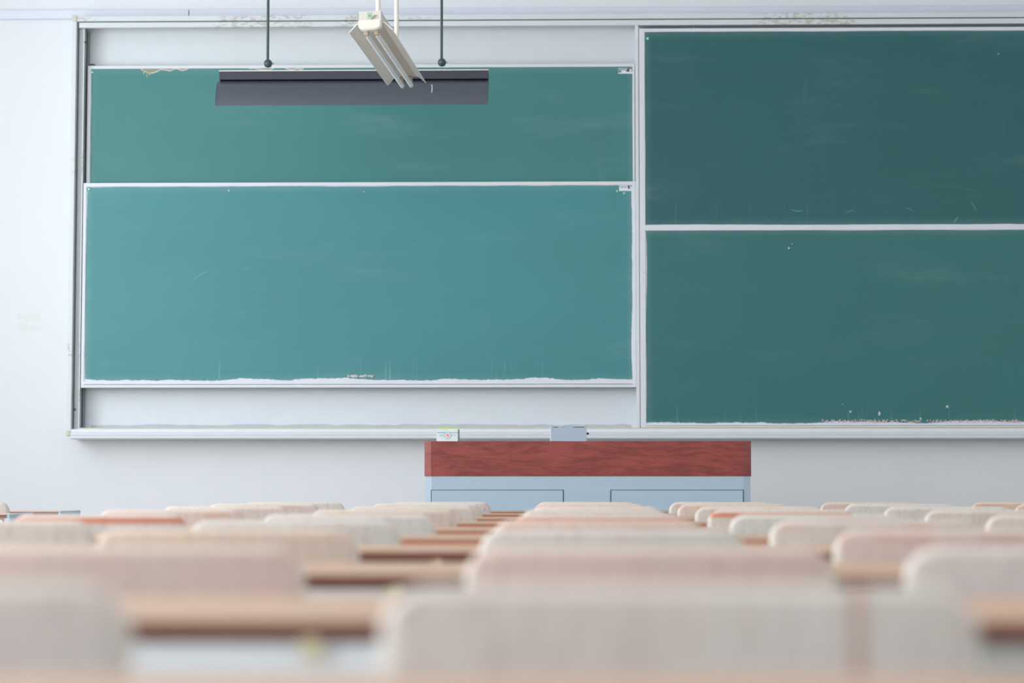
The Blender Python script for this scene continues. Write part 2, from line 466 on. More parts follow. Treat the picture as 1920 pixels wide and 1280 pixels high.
b = MB()
rnd = random.Random(4)
pts_t = []; xx = x_in + 0.09
while xx < xp0 - 0.02:
    pts_t.append((xx, zs + 0.028 + rnd.uniform(-0.004, 0.006))); xx += 0.06
outl = [(p[0], p[1]) for p in pts_t] + [(pts_t[-1][0], zs + 0.004), (pts_t[0][0], zs + 0.004)]
b.prism(outl, 'y', YF - 0.0215, YF - 0.0195, plain('dust_grey', S(196, 202, 208), 0.9, 0.1))
b.build('dust_line', case)


# ------------------------------------------------------------------ the three sliding boards
def chalkboard(label, px, py_t, py_b, y, rails, dust, green, seed, peel=None, smear=0.5, mid=None, group='green sliding chalkboards'):
    """px = outer left/right at mid height, rails = widths (left, right, top, bottom) in metres"""
    pyc = (py_t + py_b) / 2
    xm = (px[0] + px[1]) / 2
    x0, x1 = px if px[0] < 20 and abs(px[1]) < 20 else (X(px[0], pyc, y), X(px[1], pyc, y))
    xmid = 680 if px[0] < 1000 else 1560
    z1, z0 = Z(xmid, py_t, y), Z(xmid, py_b, y)
    t = thing('chalkboard', label, 'chalkboard', ((x0 + x1) / 2, y, z0), group)
    l, r, tp, bt = rails; D = 0.024
    if peel: peel = None if peel is None else peel
    MB().box((x0, y, z0), (x0 + l, y + D, z1), M_ALU2, 0.002).build('side_rail', t)
    MB().box((x1 - r, y, z0), (x1, y + D, z1), M_ALU2, 0.002).build('side_rail', t)
    MB().box((x0 + l * 0.6, y + 0.0005, z1 - tp), (x1 - r * 0.6, y + D, z1 - 0.0003), M_ALU2, 0.002).build('top_rail', t)
    m = MB(); m.box((x0 + l * 0.6, y - 0.0005, z0 + bt * 0.52), (x1 - r * 0.6, y + D, z0 + bt), M_ALU2, 0.002)
    m.box((x0 + 0.001, y - 0.004, z0), (x1 - 0.001, y + D, z0 + bt * 0.45), M_ALU2, 0.003); m.build('bottom_rail', t)
    spans = [(z0 + bt, z1 - tp)]
    if mid:
        za, zb_ = Z(xmid, mid[1], y), Z(xmid, mid[0], y)
        MB().box((x0 + l - 0.002, y - 0.002, za), (x1 - r, y + D, zb_), M_ALU2, 0.002).build('middle_rail', t)
        spans = [(zb_, z1 - tp), (z0 + bt, za)]
    for i, (a, c) in enumerate(spans):
        xa, xb = x0 + l, x1 - r
        w, h = xb - xa, c - a
        cx = (xa + xb) / 2
        pl = (peel[0] - cx, peel[1] - cx, peel[2]) if peel and i == 0 else None
        mt = board_mat('chalkboard_green', w, h, dust[i], green[i], seed + i * 5, pl, smear)
        m = MB(); m.box((xa - 0.002, y + 0.006, a - 0.002), (xb + 0.002, y + 0.018, c + 0.002), mt)
        m.build('writing_panel', t, origin=(cx, y + 0.012, (a + c) / 2))
    t['_x0'] = x0; t['_x1'] = x1; t['_z0'] = z0; t['_z1'] = z1
    return t


def mark(board, pts, r, y, m=None, name='chalk_mark'):
    b = MB()
    P = [at(px, py, y + 0.0055) for px, py in pts]
    if len(P) == 1:
        b.tube([P[0] + Vector((0, -0.0012, 0)), P[0] + Vector((0, 0.002, 0))], r, m or M_CHALK, 10)
    else:
        n = len(P); up = []; dn = []
        for i, p in enumerate(P):
            d = (P[min(i + 1, n - 1)] - P[max(i - 1, 0)]).normalized(); q = Vector((-d.z, 0, d.x))
            k = r * (0.35 if i in (0, n - 1) else 1)
            up.append((p + q * k)); dn.append((p - q * k))
        o = [(v.x, v.z) for v in up] + [(v.x, v.z) for v in dn[::-1]]
        b.prism(o, 'y', y + 0.0045, y + 0.0065, m or M_CHALK)
    return b.build(name, board)


def rivet(board, px, py, y):
    p = at(px, py, y)
    b = MB(); b.tube([(p.x, y + 0.007, p.z), (p.x, y + 0.003, p.z)], 0.0125, M_TEALDOT, 20)
    b.tube([(p.x, y + 0.004, p.z), (p.x, y + 0.001, p.z)], 0.0055, M_WHITE, 16); b.build('rivet', board)


def maker_label(board, px0, py0, px1, py1, y, dark):
    b = MB()
    def R_(u0, v0, u1, v1, m, k):
        a = at(px0 + (px1 - px0) * u0, py0 + (py1 - py0) * v0, y); c = at(px0 + (px1 - px0) * u1, py0 + (py1 - py0) * v1, y)
        b.box((a.x, y + 0.0035 - k * 0.0004, c.z), (c.x, y + 0.006, a.z), m)
    R_(0, 0, 1, 1, M_PAPER, 0)
    R_(0.02, 0.06, 0.72, 0.36, M_INK if dark else M_PAPER, 1)
    for k in range(9): R_(0.06 + k * 0.07, 0.14, 0.10 + k * 0.07, 0.28, M_PAPER if dark else M_INK, 2)
    R_(0.02, 0.40, 0.20, 0.80, M_INK, 1) if dark else R_(0.08, 0.36, 0.56, 0.42, M_DARKINK, 1)
    R_(0.62, 0.02, 0.99, 0.64, M_DARKINK if dark else M_INK, 1)
    if dark: R_(0.55, 0.42, 0.75, 0.64, M_DARKINK, 1.5)
    p = at(px0 + (px1 - px0) * 0.86, py0 + (py1 - py0) * 0.38, y)
    b.tube([(p.x, y + 0.0045, p.z), (p.x, y + 0.0018, p.z)], 0.0085, M_WHITE, 16)
    b.tube([(p.x, y + 0.0045, p.z), (p.x, y + 0.0012, p.z)], 0.003, M_PINK, 10)
    b.build('maker_label', board)


GA = (0.050, 0.215, 0.205, 1); GB = (0.056, 0.250, 0.262, 1); GC = (0.018, 0.120, 0.122, 1); GD = (0.028, 0.160, 0.155, 1)  # greens per board also carry the light falling off to the right
yU, yL, yR = YF - 0.085, YF - 0.125, YF - 0.150
up = chalkboard('upper green chalkboard on the left, peeling top edge, partly behind the hanging lamp', (162, 1190.4), 121.2, 505, yU,
                (0.021, 0.0125, 0.019, 0.03), [(0.004, 0.0015, 0.0, 0.0)], [GA], 1, smear=0.6)
lo = chalkboard('lower green chalkboard on the left, its bottom edge caked with white chalk dust', (153.8, 1192.3), 341.3, 726.3, yL,
                (0.020, 0.020, 0.022, 0.040), [(0.006, 0.008, 0.004, 0.018)], [GB], 3, smear=0.45)
rt = chalkboard('tall green chalkboard on the right, split by one white middle rail', (X(1199.4, 430, yR), 3.93), 55.8, 801.6, yR,
                (0.0345, 0.03, 0.0205, 0.022), [(0.003, 0.003, 0.002, 0.004), (0.007, 0.004, 0.002, 0.017)], [GC, GD], 7, smear=0.5, mid=(423.5, 433.6))
def peeled(board, bottom, top, y):
    for k, (m, off) in enumerate(((plain('bare_plaster', S(228, 218, 206), 0.9, 0.1), 0.0), (plain('olive_underlayer', S(158, 162, 138), 0.9, 0.1), 1.7))):
        P = [at(px, max(top, py - off), y + 0.006) for px, py in bottom]
        if k: P = P[1:-1]
        P = [at(bottom[0][0] + (2 if k else 0), top, y)] + P + [at(bottom[-1][0] - (2 if k else 0), top, y)]
        MB().prism([(p.x, p.z) for p in P], 'y', y + 0.005 - k * 0.0006, y + 0.008, m).build('peeled_paint', board)
peeled(up, [(262, 128.5), (265, 131), (268, 133), (269.5, 140), (271, 134.5), (274, 136), (275.5, 146.5), (277, 136.5), (279, 137), (280, 142), (282, 138),
            (289, 137), (296, 134), (302, 131), (308, 131.5), (315, 133), (320, 133.5), (325, 131), (330, 129.5), (336, 131), (341, 133.2), (346, 131.8), (350, 131), (354, 128.3)], 127, yU)
peeled(up, [(463, 127.6), (470, 129.5), (476, 128.8), (484, 130.5), (492, 132), (505, 132.6), (515, 128)], 126.5, yU)
peeled(up, [(531, 127.6), (540, 130.5), (548, 131.8), (556, 129.5), (566, 130.8), (571, 127.6)], 126.5, yU)
rivet(up, 172.8, 135.5, yU); rivet(lo, 166.3, 354.5, yL); rivet(rt, 1214, 72, yR)
maker_label(up, 1159.5, 127.6, 1186, 137.8, yU, True); maker_label(lo, 1161, 347.4, 1187, 357.6, yL, False)
def bumper(board, px, py, y, r=0.02):
    p = at(px, py, y)
    MB().prism([(p.x + math.cos(a * math.pi / 8) * r, p.z + math.sin(a * math.pi / 8) * r * 0.42) for a in range(9)], 'y', y + 0.006, y + 0.02, M_RUBBER).build('rubber_bumper', board)
bumper(up, 172.5, 121.3, yU, 0.017); bumper(up, 1184, 121.0, yU, 0.016); bumper(lo, 1187, 341.4, yL, 0.014)
p = at(1300, 57.2, yR)
b = MB(); b.prism([(p.x - 0.028, p.z), (p.x + 0.028, p.z), (p.x + 0.018, p.z + 0.010), (p.x - 0.018, p.z + 0.010)], 'y', yR + 0.004, yR + 0.02, M_RUBBER)
b.tube([(p.x + 0.001, yR + 0.012, p.z + 0.006), (p.x + 0.002, yR + 0.012, p.z + 0.024)], 0.004, M_CAST, 8); b.build('hanging_hook', rt)
for pts, r in (([(1483, 392), (1489, 395), (1497, 396), (1507, 394)], 0.0035), ([(1585, 395), (1590, 397), (1596, 394), (1605, 397)], 0.0025),
               ([(1698, 390), (1706, 392), (1713, 398)], 0.0025), ([(1787, 418), (1793, 411), (1796, 406)], 0.0055),
               ([(1820, 377), (1826, 386), (1831, 396)], 0.003), ([(1497, 367), (1560, 361), (1630, 355), (1655, 352)], 0.0012),
               ([(1740, 345), (1790, 350), (1825, 358), (1843, 365)], 0.0015), ([(1672, 380), (1677, 384)], 0.002)):
    mark(rt, pts, r * 0.8, yR, M_FAINT2 if r < 0.0017 else M_FAINT)
for px, py, r in ((1594.5, 771.5, 0.0065), (1776, 762, 0.008), (1726, 784.5, 0.0065), (1580, 758, 0.0025), (1479, 465, 0.006), (1485, 457, 0.003),
                  (1872, 101, 0.004)):
    mark(rt, [(px, py)], r, yR)
mark(rt, [(1648.5, 771), (1649, 775), (1648, 779)], 0.008, yR)
for pts, r in (([(360, 530), (368, 521), (380, 512), (391, 508)], 0.0022), ([(438, 552), (441, 545)], 0.002),
               ([(453, 505), (462, 503), (470, 497)], 0.0016), ([(470, 542), (479, 540)], 0.0015)):
    mark(lo, pts, r * 0.7, yL, plain('soft_chalk', S(128, 182, 192), 0.8, 0.2))
for px, py, r in ((429, 357, 0.005), (682, 359, 0.003), (1157, 358, 0.006), (1170, 362, 0.006)):
    mark(lo, [(px, py)], r, yL)
# crusty chalk lump on the lower edge of the lower board and plaster flakes on the right board's bottom edge
def crumbs(board, px0, px1, py, y, n, seed, m, rmax):
    rr = random.Random(seed); b = MB()
    for i in range(n):
        p = at(rr.uniform(px0, px1), py + rr.uniform(-2.5, 1.5), y + 0.004)
        b.ball(p, rr.uniform(0.35, 1) * rmax, m, 8)
    o = b.build('chalk_crust', board); o['kind'] = 'stuff'
crumbs(lo, 652, 700, 705.5, yL, 60, 3, plain('crust', S(224, 214, 216), 0.9, 0.1), 0.006)
crumbs(rt, 1540, 1915, 789.5, yR, 220, 5, plain('pinkish_crust', S(212, 196, 196), 0.9, 0.1), 0.006)

# ------------------------------------------------------------------ blackboard lamp hanging before the boards
YLp = 11.6
xa, xb = X(411, 140, YLp), X(915.5, 140, YLp)
zt_, zm_, zb_ = Z(660, 132.5, YLp), Z(660, 148.3, YLp), Z(660, 202, YLp)
lamp = thing('hanging_board_lamp', 'long charcoal trough lamp on two rods in front of the upper chalkboard', 'lamp', ((xa + xb) / 2, YLp, zb_))
b = MB(); b.box((xa, YLp, zm_), (xb, YLp + 0.10, zt_), M_LAMPT, 0.002); b.build('channel', lamp)
b = MB(); b.box((xa - 0.001, YLp - 0.003, zt_ - 0.001), (xb + 0.001, YLp + 0.10, zt_ + 0.004), M_CREAM); b.build('top_lip', lamp, None)
prof = []
h = zm_ - zb_
for i in range(13):
    a = i / 12 * math.pi * 0.5
    prof.append((YLp + 0.006 - 0.075 * math.sin(a * 0.9), zm_ - h * (1 - math.cos(a)) - 0.0 if False else zm_ - h * i / 12))
pr = [(YLp + 0.045 - 0.13 * math.sin(i / 12 * math.pi * 0.48), zm_ - h * (1 - math.cos(i / 12 * math.pi * 0.48)) / (1 - math.cos(math.pi * 0.48))) for i in range(13)]
pr2 = [(y + 0.003, z) for y, z in pr]
b = MB(); b.prism(pr + pr2[::-1], 'x', xa - 0.007, xb - 0.004, M_LAMPG); b.build('reflector', lamp, smooth=True)
pe = [(YLp + 0.085, zm_), (YLp + 0.075, zb_ + h * 0.55)]
b = MB(); b.prism(pr + [(YLp - 0.01, zb_ + 0.035), (YLp + 0.09, zb_ + h * 0.75), (YLp + 0.095, zm_)], 'x', xb - 0.004, xb - 0.001, M_LAMPG); b.build('end_plate', lamp)
b = MB(); b.prism(pr + [(YLp - 0.01, zb_ + 0.035), (YLp + 0.09, zb_ + h * 0.75), (YLp + 0.095, zm_)], 'x', xa - 0.006, xa - 0.003, M_LAMPG); b.build('end_plate', lamp)
b = MB(); b.tube([(xa + 0.04, YLp + 0.035, zm_ - 0.045), (xb - 0.04, YLp + 0.035, zm_ - 0.045)], 0.013, M_TUBE, 14); b.build('fluorescent_tube', lamp, smooth=True)
for k, (pxr, pyb) in enumerate(((502.6, 119), (828.6, 117))):
    q = at(pxr, pyb, YLp + 0.05)
    b = MB(); b.tube([(q.x - 0.002, q.y, q.z + 0.02), (q.x - 0.002, q.y, ZC)], 0.0076, M_ROD, 14); rod = b.build('hanging_rod', lamp, smooth=True)
    b = MB(); b.ball(q, 0.0235, M_ROD, 18); b.tube([(q.x, q.y, q.z), (q.x + 0.033, q.y, q.z)], [0.007, 0.004], M_CAST, 8)
    b.build('ball_joint', rod, smooth=True)
    for s in (-1, 1): MB().tube([(q.x + s * 0.017, q.y, q.z), (q.x + s * 0.017, q.y, zt_)], 0.0012, M_CAST, 6).build('clip_wire', lamp)
    b = MB(); b.tube([(q.x, q.y, ZC - 0.03), (q.x, q.y, ZC)], [0.03, 0.045], M_CREAM, 18); b.build('ceiling_plate', lamp)
s_ = [at(809.5, 158, YLp - 0.06), at(810.5, 166, YLp - 0.06), at(810, 174, YLp - 0.06)]
b = MB()
for i in range(2): b.tube([(s_[i].x, YLp - 0.046 - 0.018 * i, s_[i].z), (s_[i + 1].x, YLp - 0.064 - 0.008 * i, s_[i + 1].z)], 0.0028, M_CHALK, 6)
b.build('chalk_scratch', lamp)

# ------------------------------------------------------------------ twin-tube ceiling fitting
Yn, Yf_ = 8.9, 10.1
pn = at(694.5, 55, Yn); pf = at(762, 160.5, Yf_)
zc = (pn.z + pf.z) / 2 + 0.032
dirv = Vector((pf.x - pn.x, pf.y - pn.y, 0)); L = dirv.length; dirv.normalize()
ang = math.atan2(dirv.y, dirv.x) - math.pi / 2
FM = Matrix.Translation((pn.x, pn.y, zc)) @ Matrix.Rotation(ang, 4, 'Z') @ Matrix.Rotation(math.radians(-3.2), 4, 'Y')
fit = thing('fluorescent_fitting', 'cream twin-tube fluorescent fitting hung end-on in front of the charcoal lamp', 'ceiling light', (pn.x, pn.y, zc))
def fb(m, name, smooth=False): return m.build(name, fit, mtx=FM, smooth=smooth)
m = MB(); m.box((-0.047, 0, 0), (0.047, L, 0.054), M_CREAM2, 0.001); fb(m, 'channel')
m = MB(); m.box((-0.012, -0.0015, 0.020), (0.008, 0.001, 0.048), plain('green_sticker', S(176, 196, 170), 0.6)); m.box((-0.005, -0.0025, 0.030), (0.001, 0.001, 0.036), M_TEALDOT)
fb(m, 'sticker')
m = MB(); m.tube([(0.004, -0.002, 0.016), (0.010, -0.010, 0.024), (0.018, -0.008, 0.028), (0.024, -0.002, 0.034)], 0.0032, M_CAST, 8); fb(m, 'cable_stub', True)
for s in (-1, 1):
    pts = [(s * 0.047, 0.001), (s * 0.060, -0.002), (s * 0.092, -0.034), (s * 0.094, -0.032), (s * 0.062, 0.002), (s * 0.047, 0.003)]
    m = MB(); m.prism(pts, 'y', 0.0, L, M_REFL); fb(m, 'reflector_wing')
    m = MB(); m.tube([(s * 0.0212, 0.03, -0.040), (s * 0.0212, L + 0.01, -0.040)], 0.0106, M_TUBE, 16)
    m.tube([(s * 0.0212, L - 0.012, -0.040), (s * 0.0212, L + 0.012, -0.040)], 0.0109, M_CAST, 16)
    fb(m, 'fluorescent_tube', True)
    m = MB(); m.box((s * 0.0212 - 0.009, 0.004, -0.048), (s * 0.0212 + 0.009, 0.034, -0.02), M_PIN, 0.003); fb(m, 'lampholder')
    m = MB(); m.box((s * 0.0212 - 0.009, L - 0.03, -0.045), (s * 0.0212 + 0.009, L - 0.006, -0.001), M_PIN, 0.003); fb(m, 'lampholder')
# rounded end cap
m = MB(); o = []
for i in range(25):
    a = math.pi + math.pi * i / 24
    o.append((0.049 * math.copysign(abs(math.cos(a)) ** 0.6, math.cos(a)), -0.012 + 0.020 * math.sin(a)))
o = [(-0.049, 0.012)] + o + [(0.049, 0.012)]
m.prism(o, 'y', -0.022, 0.02, M_CREAM); m.prism([(x * 0.9, z * 0.8 - 0.002) for x, z in o], 'y', -0.028, -0.02, M_CREAM); fb(m, 'end_cap', True)
for t_, pxs in ((0.22, 709), (0.73, 743.5)):
    yy = Yn + L * t_
    q = at(pxs, 10, yy)
    m = MB(); m.tube([(q.x, yy, zc + 0.05), (q.x, yy, ZC)], 0.0105, M_CREAM, 14); m.build('stem', fit, smooth=True)
    m = MB(); m.tube([(q.x, yy, ZC - 0.03), (q.x, yy, ZC)], [0.03, 0.045], M_CREAM, 18); m.build('ceiling_plate', fit)

# ------------------------------------------------------------------ lectern
YP = 10.5; DP = 0.75
lx0, lx1 = X(796.5, 860, YP + 0.03), X(1407.5, 860, YP + 0.03)
fx0, fx1 = X(808, 860, YP), X(1395, 860, YP)
z1, zw = Z(1100, 826.8, YP), Z(1100, 892.5, YP)
lec = thing('lectern', 'wide multimedia lectern with cherry-wood band above grey-blue steel doors', 'lectern', ((lx0 + lx1) / 2, YP + DP / 2, DAIS))
ol = [(fx0, YP), (fx1, YP), (lx1, YP + 0.009), (lx1, YP + DP), (lx0, YP + DP), (lx0, YP + 0.009)]
b = MB(); b.prism(ol, 'z', zw, z1, M_CHERRY); b.build('wood_band', lec)
b = MB(); b.prism([(x + (0.004 if x < 0.2 else -0.004), y + 0.002) for x, y in ol], 'z', DAIS, zw, M_STEEL); b.build('body', lec)
def lx(p): return X(p, 920, YP)
zd = Z(1100, 919, YP)
def door(pa, pb, name):
    b = MB(); b.box((lx(pa) - 0.004, YP + 0.0005, DAIS + 0.06), (lx(pb) + 0.004, YP + 0.004, zd + 0.003), M_STEELG)
    b.box((lx(pa), YP - 0.004, DAIS + 0.07), (lx(pb), YP + 0.004, zd), M_STEEL, 0.0015); return b.build(name, lec)
d1 = door(809.5, 1055.5, 'door'); d2 = door(1146.5, 1393, 'door')
b = MB(); b.box((lx(1057.5), YP - 0.002, DAIS + 0.07), (lx(1143.5), YP + 0.004, zd + 0.001), M_STEEL, 0.001); b.build('center_panel', lec)
for p_, dd in ((1040, d1), (1160, d2)):
    b = MB(); b.tube([(lx(p_), YP - 0.010, 0.72), (lx(p_), YP, 0.72)], 0.01, M_CAST, 14); b.build('lock', dd)

# chalk box on the lectern
YB_ = YP + 0.2
c0, c1 = X(818.5, 815, YB_), X(858.5, 815, YB_); zt2 = Z(838, 803.8, YB_)
cb_ = thing('chalk_box', 'small white card chalk box with lime green open lid on the lectern', 'box', ((c0 + c1) / 2, YB_, z1))
b = MB(); b.box((c0, YB_, z1), (c1, YB_ + 0.07, zt2), M_PAPER, 0.001)
cx, cz = X(839.5, 816, YB_), Z(839.5, 816, YB_)
b.build('carton', cb_)
b = MB(); b.box((c1 - 0.001, YB_ + 0.002, z1), (c1 + 0.005, YB_ + 0.068, zt2 - 0.003), plain('shaded_teal_side', S(120, 160, 158), 0.6)); b.build('carton_side', cb_)  # right side of the carton, its shade put into the teal colour
b = MB(); b.prism([(c0 + 0.006, zt2 - 0.004), (c0 + 0.012, zt2 + 0.0085), (c1 - 0.012, zt2 + 0.006), (c1 - 0.002, zt2 - 0.001)], 'y', YB_ + 0.02, YB_ + 0.023, M_GREENLID)
b.build('lid', cb_)
def ring(b, r0, r1, y0, y1, m, n=28):
    vs = []; fs = []
    for k in range(n):
        a = 2 * math.pi * k / n
        for r in (r0, r1): vs.append((cx + math.cos(a) * r, y0, cz + math.sin(a) * r))
    for k in range(n):
        q = (k + 1) % n; fs.append((2 * k, 2 * k + 1, 2 * q + 1, 2 * q))
    b.add(vs, fs, m)
b = MB(); b.box((c0 + 0.004, YB_ - 0.0006, zt2 - 0.021), (c1 - 0.001, YB_, zt2 - 0.0165), M_MINT); ring(b, 0.0, 0.017, YB_ - 0.001, 0, M_PAPER)
ring(b, 0.0155, 0.018, YB_ - 0.0014, 0, M_MINT); ring(b, 0.006, 0.011, YB_ - 0.0014, 0, plain('pale_pink', S(246, 205, 205), 0.6)); ring(b, 0, 0.005, YB_ - 0.0018, 0, M_PINK)
for dx in (-0.036, -0.027, 0.025, 0.036): b.box((cx + dx - 0.003, YB_ - 0.0008, cz - 0.003), (cx + dx + 0.003, YB_, cz + 0.003), M_MINT)
b.build('printed_emblem', cb_)

# grey metal box on the lectern
YM = YP + 0.25
g0, g1 = X(1032.8, 812, YM), X(1100, 812, YM); zg = Z(1066, 796.3, YM)
mb = thing('equipment_box', 'plain grey-blue metal box with a dark side knob standing on the lectern', 'box', ((g0 + g1) / 2, YM, z1))
b = MB(); b.box((g0, YM, z1), (g1, YM + 0.12, zg - 0.009), M_STEEL, 0.0015)
w = g1 - g0
for u0, u1, zz in ((0.0, 0.07, 0), (0.36, 0.63, 0.0), (0.94, 1.0, 0)): b.box((g0 + w * u0, YM, zg - 0.012), (g0 + w * u1, YM + 0.02, zg), M_STEEL, 0.001)
b.build('casing', mb)
for u0, u1 in ((0.07, 0.2), (0.345, 0.37), (0.63, 0.94)):
    b = MB(); b.box((g0 + w * u0, YM - 0.001, zg - 0.0125), (g0 + w * u1, YM + 0.012, zg - 0.009), M_STEELG)
    b.build('slot', mb)
b = MB(); p = at(1103, 812.3, YM); b.tube([(g1 - 0.002, YM + 0.03, p.z), (g1 + 0.006, YM + 0.03, p.z)], 0.005, M_RUBBER, 14); b.ball((g1 + 0.006, YM + 0.03, p.z), 0.006, M_RUBBER, 12); b.build('knob', mb, smooth=True)
b = MB(); b.box((g0 - 0.004, YM + 0.002, z1), (g0, YM + 0.11, zg - 0.012), M_ALU2); b.build('edge_trim', mb)

# ------------------------------------------------------------------ lecture seats
W, TOP, TH, RC = 0.400, 0.8235, 0.023, 0.036
def back_mesh():
    b = MB(); st = []; hw = W / 2; r = TH / 2
    us = [-hw, -hw + 0.0012, -hw + 0.004, -hw + 0.008, -hw + 0.013, -hw + 0.02, -hw + 0.028, -hw + 0.036]
    n = 14
    us = us + [(-hw + 0.036) + (W - 0.072) * i / n for i in range(1, n)] + [-u for u in us[::-1]]
    K = 10; z_lo = 0.50
    def drop(u, R):
        e = abs(u) - (hw - R)
        return 0 if e <= 0 else R - math.sqrt(max(0, R * R - e * e))
    for u in us:
        e = abs(u) - (hw - r); t = r if e <= 0 else math.sqrt(max(0, r * r - e * e)); t = max(t, 0.0006)
        zt0 = TOP - drop(u, RC) * 0.999; zb0 = z_lo + drop(u, 0.05)
        sec = []
        for k in range(K + 1):
            a = math.pi * k / K; sec.append((-t * math.cos(a), zt0 - t + t * math.sin(a)))
        for q in (0.7, 0.45, 0.2): sec.append((t, zb0 + (zt0 - zb0) * q))
        for k in range(K + 1):
            a = math.pi * k / K; sec.append((t * math.cos(a), zb0 + t - t * math.sin(a)))
        for q in (0.2, 0.45, 0.7): sec.append((-t, zb0 + (zt0 - zb0) * q))
        st.append([(u, y + 0.35 * u * u + (TOP - z) * 0.13, z) for y, z in sec])
    m_ = len(st[0]); vs = [v for s in st for v in s]; fs = []
    for i in range(len(st) - 1):
        for k in range(m_):
            a, c = i * m_ + k, i * m_ + (k + 1) % m_
            fs.append((a, c, c + m_, a + m_))
    fs += [list(range(m_)), [len(vs) - m_ + k for k in range(m_)][::-1]]
    b.add(vs, fs, PLY[0]); return b


def make_seat():
    t = thing('lecture_chair', '', 'chair', (0, 0, 0), 'plywood lecture chairs in rows')
    back_mesh().build('backrest', t, smooth=True)
    # seat board, slightly dished
    b = MB(); n = 8; prof = [(0.07 + 0.37 * i / n, 0.445 - 0.018 * math.sin(math.pi * i / n) + (0.006 if i == 0 else 0)) for i in range(n + 1)]
    b.prism(prof + [(y, z - 0.02) for y, z in prof[::-1]], 'x', -0.19, 0.19, PLY[3]); b.build('seat_board', t, smooth=True)
    b = MB(); b.box((-0.03, 0.075, 0.012), (0.03, 0.125, 0.43), M_CAST, 0.006); pd = b.build('pedestal', t)
    b = MB(); b.box((-0.09, 0.03, 0.0), (0.09, 0.20, 0.014), M_CAST, 0.004); b.build('floor_plate', pd)
    b = MB()
    for s in (-1, 1):
        b.tube([(s * 0.11, 0.30, 0.415), (s * 0.11, 0.09, 0.415), (s * 0.11, 0.064, 0.46), (s * 0.11, 0.060, 0.56)], 0.011, M_CAST, 8)
    b.box((-0.12, 0.075, 0.405), (0.12, 0.125, 0.425), M_CAST); b.build('seat_frame', t)
    return t


def dup(o, parent=None):
    c = o.copy(); COL.objects.link(c)
    if parent is not None: c.parent = parent
    for ch in o.children: dup(ch, c)
    return c


SP = 0.8655                      # distance between rows
invw = [190.5, 211, 242, 278, 330, 398, 498, 692, 1124]
YROW = [F_PX * W / w_ for w_ in invw]
NAMES = ['front row', 'second row back', 'third row back', 'fourth row back', 'fifth row back', 'sixth row back', 'seventh row back', 'eighth row back', 'nearest row']
# lateral centre of each seat in units of its own width, as (row -> list of (k, material))
SEATS = {
    0: [(-5.93, 2, 'Z'), (-2.61, 2, 'A'), (-1.17, 2, 'B'), (0.27, 0, 'C'), (1.58, 0, 'D'), (3.06, 3, 'E'), (4.53, 3, 'F')],
    1: [(-2.63, 0, 'A'), (-1.18, 0, 'B'), (0.27, 1, 'C'), (1.55, 3, 'D'), (3.02, 2, 'E'), (4.52, 3, 'F')],
    2: [(-2.59, 0, 'A'), (-1.135, 0, 'B'), (0.29, 0, 'C'), (1.55, 0, 'D'), (3.0, 2, 'E')],
    3: [(-2.62, 1, 'A'), (-1.187, 3, 'B'), (0.24, 0, 'C'), (1.50, 4, 'D'), (2.95, 0, 'E')],
    4: [(-2.62, 4, 'A'), (-1.20, 2, 'B'), (0.233, 4, 'C'), (1.466, 2, 'D'), (2.91, 0, 'E')],
    5: [(-2.70, 0, 'A'), (-1.246, 2, 'B'), (0.185, 1, 'C'), (1.49, 0, 'D')],
    6: [(-1.253, 3, 'B'), (0.20, 2, 'C'), (1.53, 1, 'D')],
    7: [(-1.19, 1, 'B'), (0.245, 1, 'C'), (1.433, 2, 'D')],
    8: [(-1.22, 2, 'B'), (0.20, 5, 'C')],
}
ORD = ['first', 'second', 'third', 'fourth', 'fifth', 'sixth', 'seventh']
WEAR = {(3, 'D'): 'pale plywood chair with orange worn top edge, fourth row back, fourth from the left',
        (4, 'A'): 'pale plywood chair with orange worn corner, fifth row back, leftmost',
        (4, 'C'): 'pale plywood chair with orange worn top edge, fifth row back, third from the left',
        (0, 'Z'): 'pale plywood chair at the far left picture edge, front row, across the aisle',
        (8, 'C'): 'large blurred plywood chair with brown vertical streak, nearest the camera on the right',
        (8, 'B'): 'large blurred plywood chair nearest the camera, cut off by the lower left corner'}
TONE = ['pale', 'pinkish', 'greyish', 'tan', 'pale', 'pale']
first = None
rnd = random.Random(11)
for r, lst in SEATS.items():
    idx = 0
    for k, mi, colname in lst:
        if first is None: first = make_seat(); o = first
        else: o = dup(first)
        o.location = (k * W + 0.0, YROW[r], 0)
        if colname == 'Z': o.location.y += 0.0
        if (r, colname) in WEAR: lab = WEAR[(r, colname)]
        else:
            lab = '%s plywood chair, %s, %s from the left of the middle block' % (TONE[mi], NAMES[r], ORD[idx] if r < 6 else ORD[idx])
        if colname != 'Z': idx += 1
        o['label'] = lab
        for ch in o.children:
            if ch.name.startswith('backrest'):
                ch.material_slots[0].link = 'OBJECT'; ch.material_slots[0].material = PLY[mi]

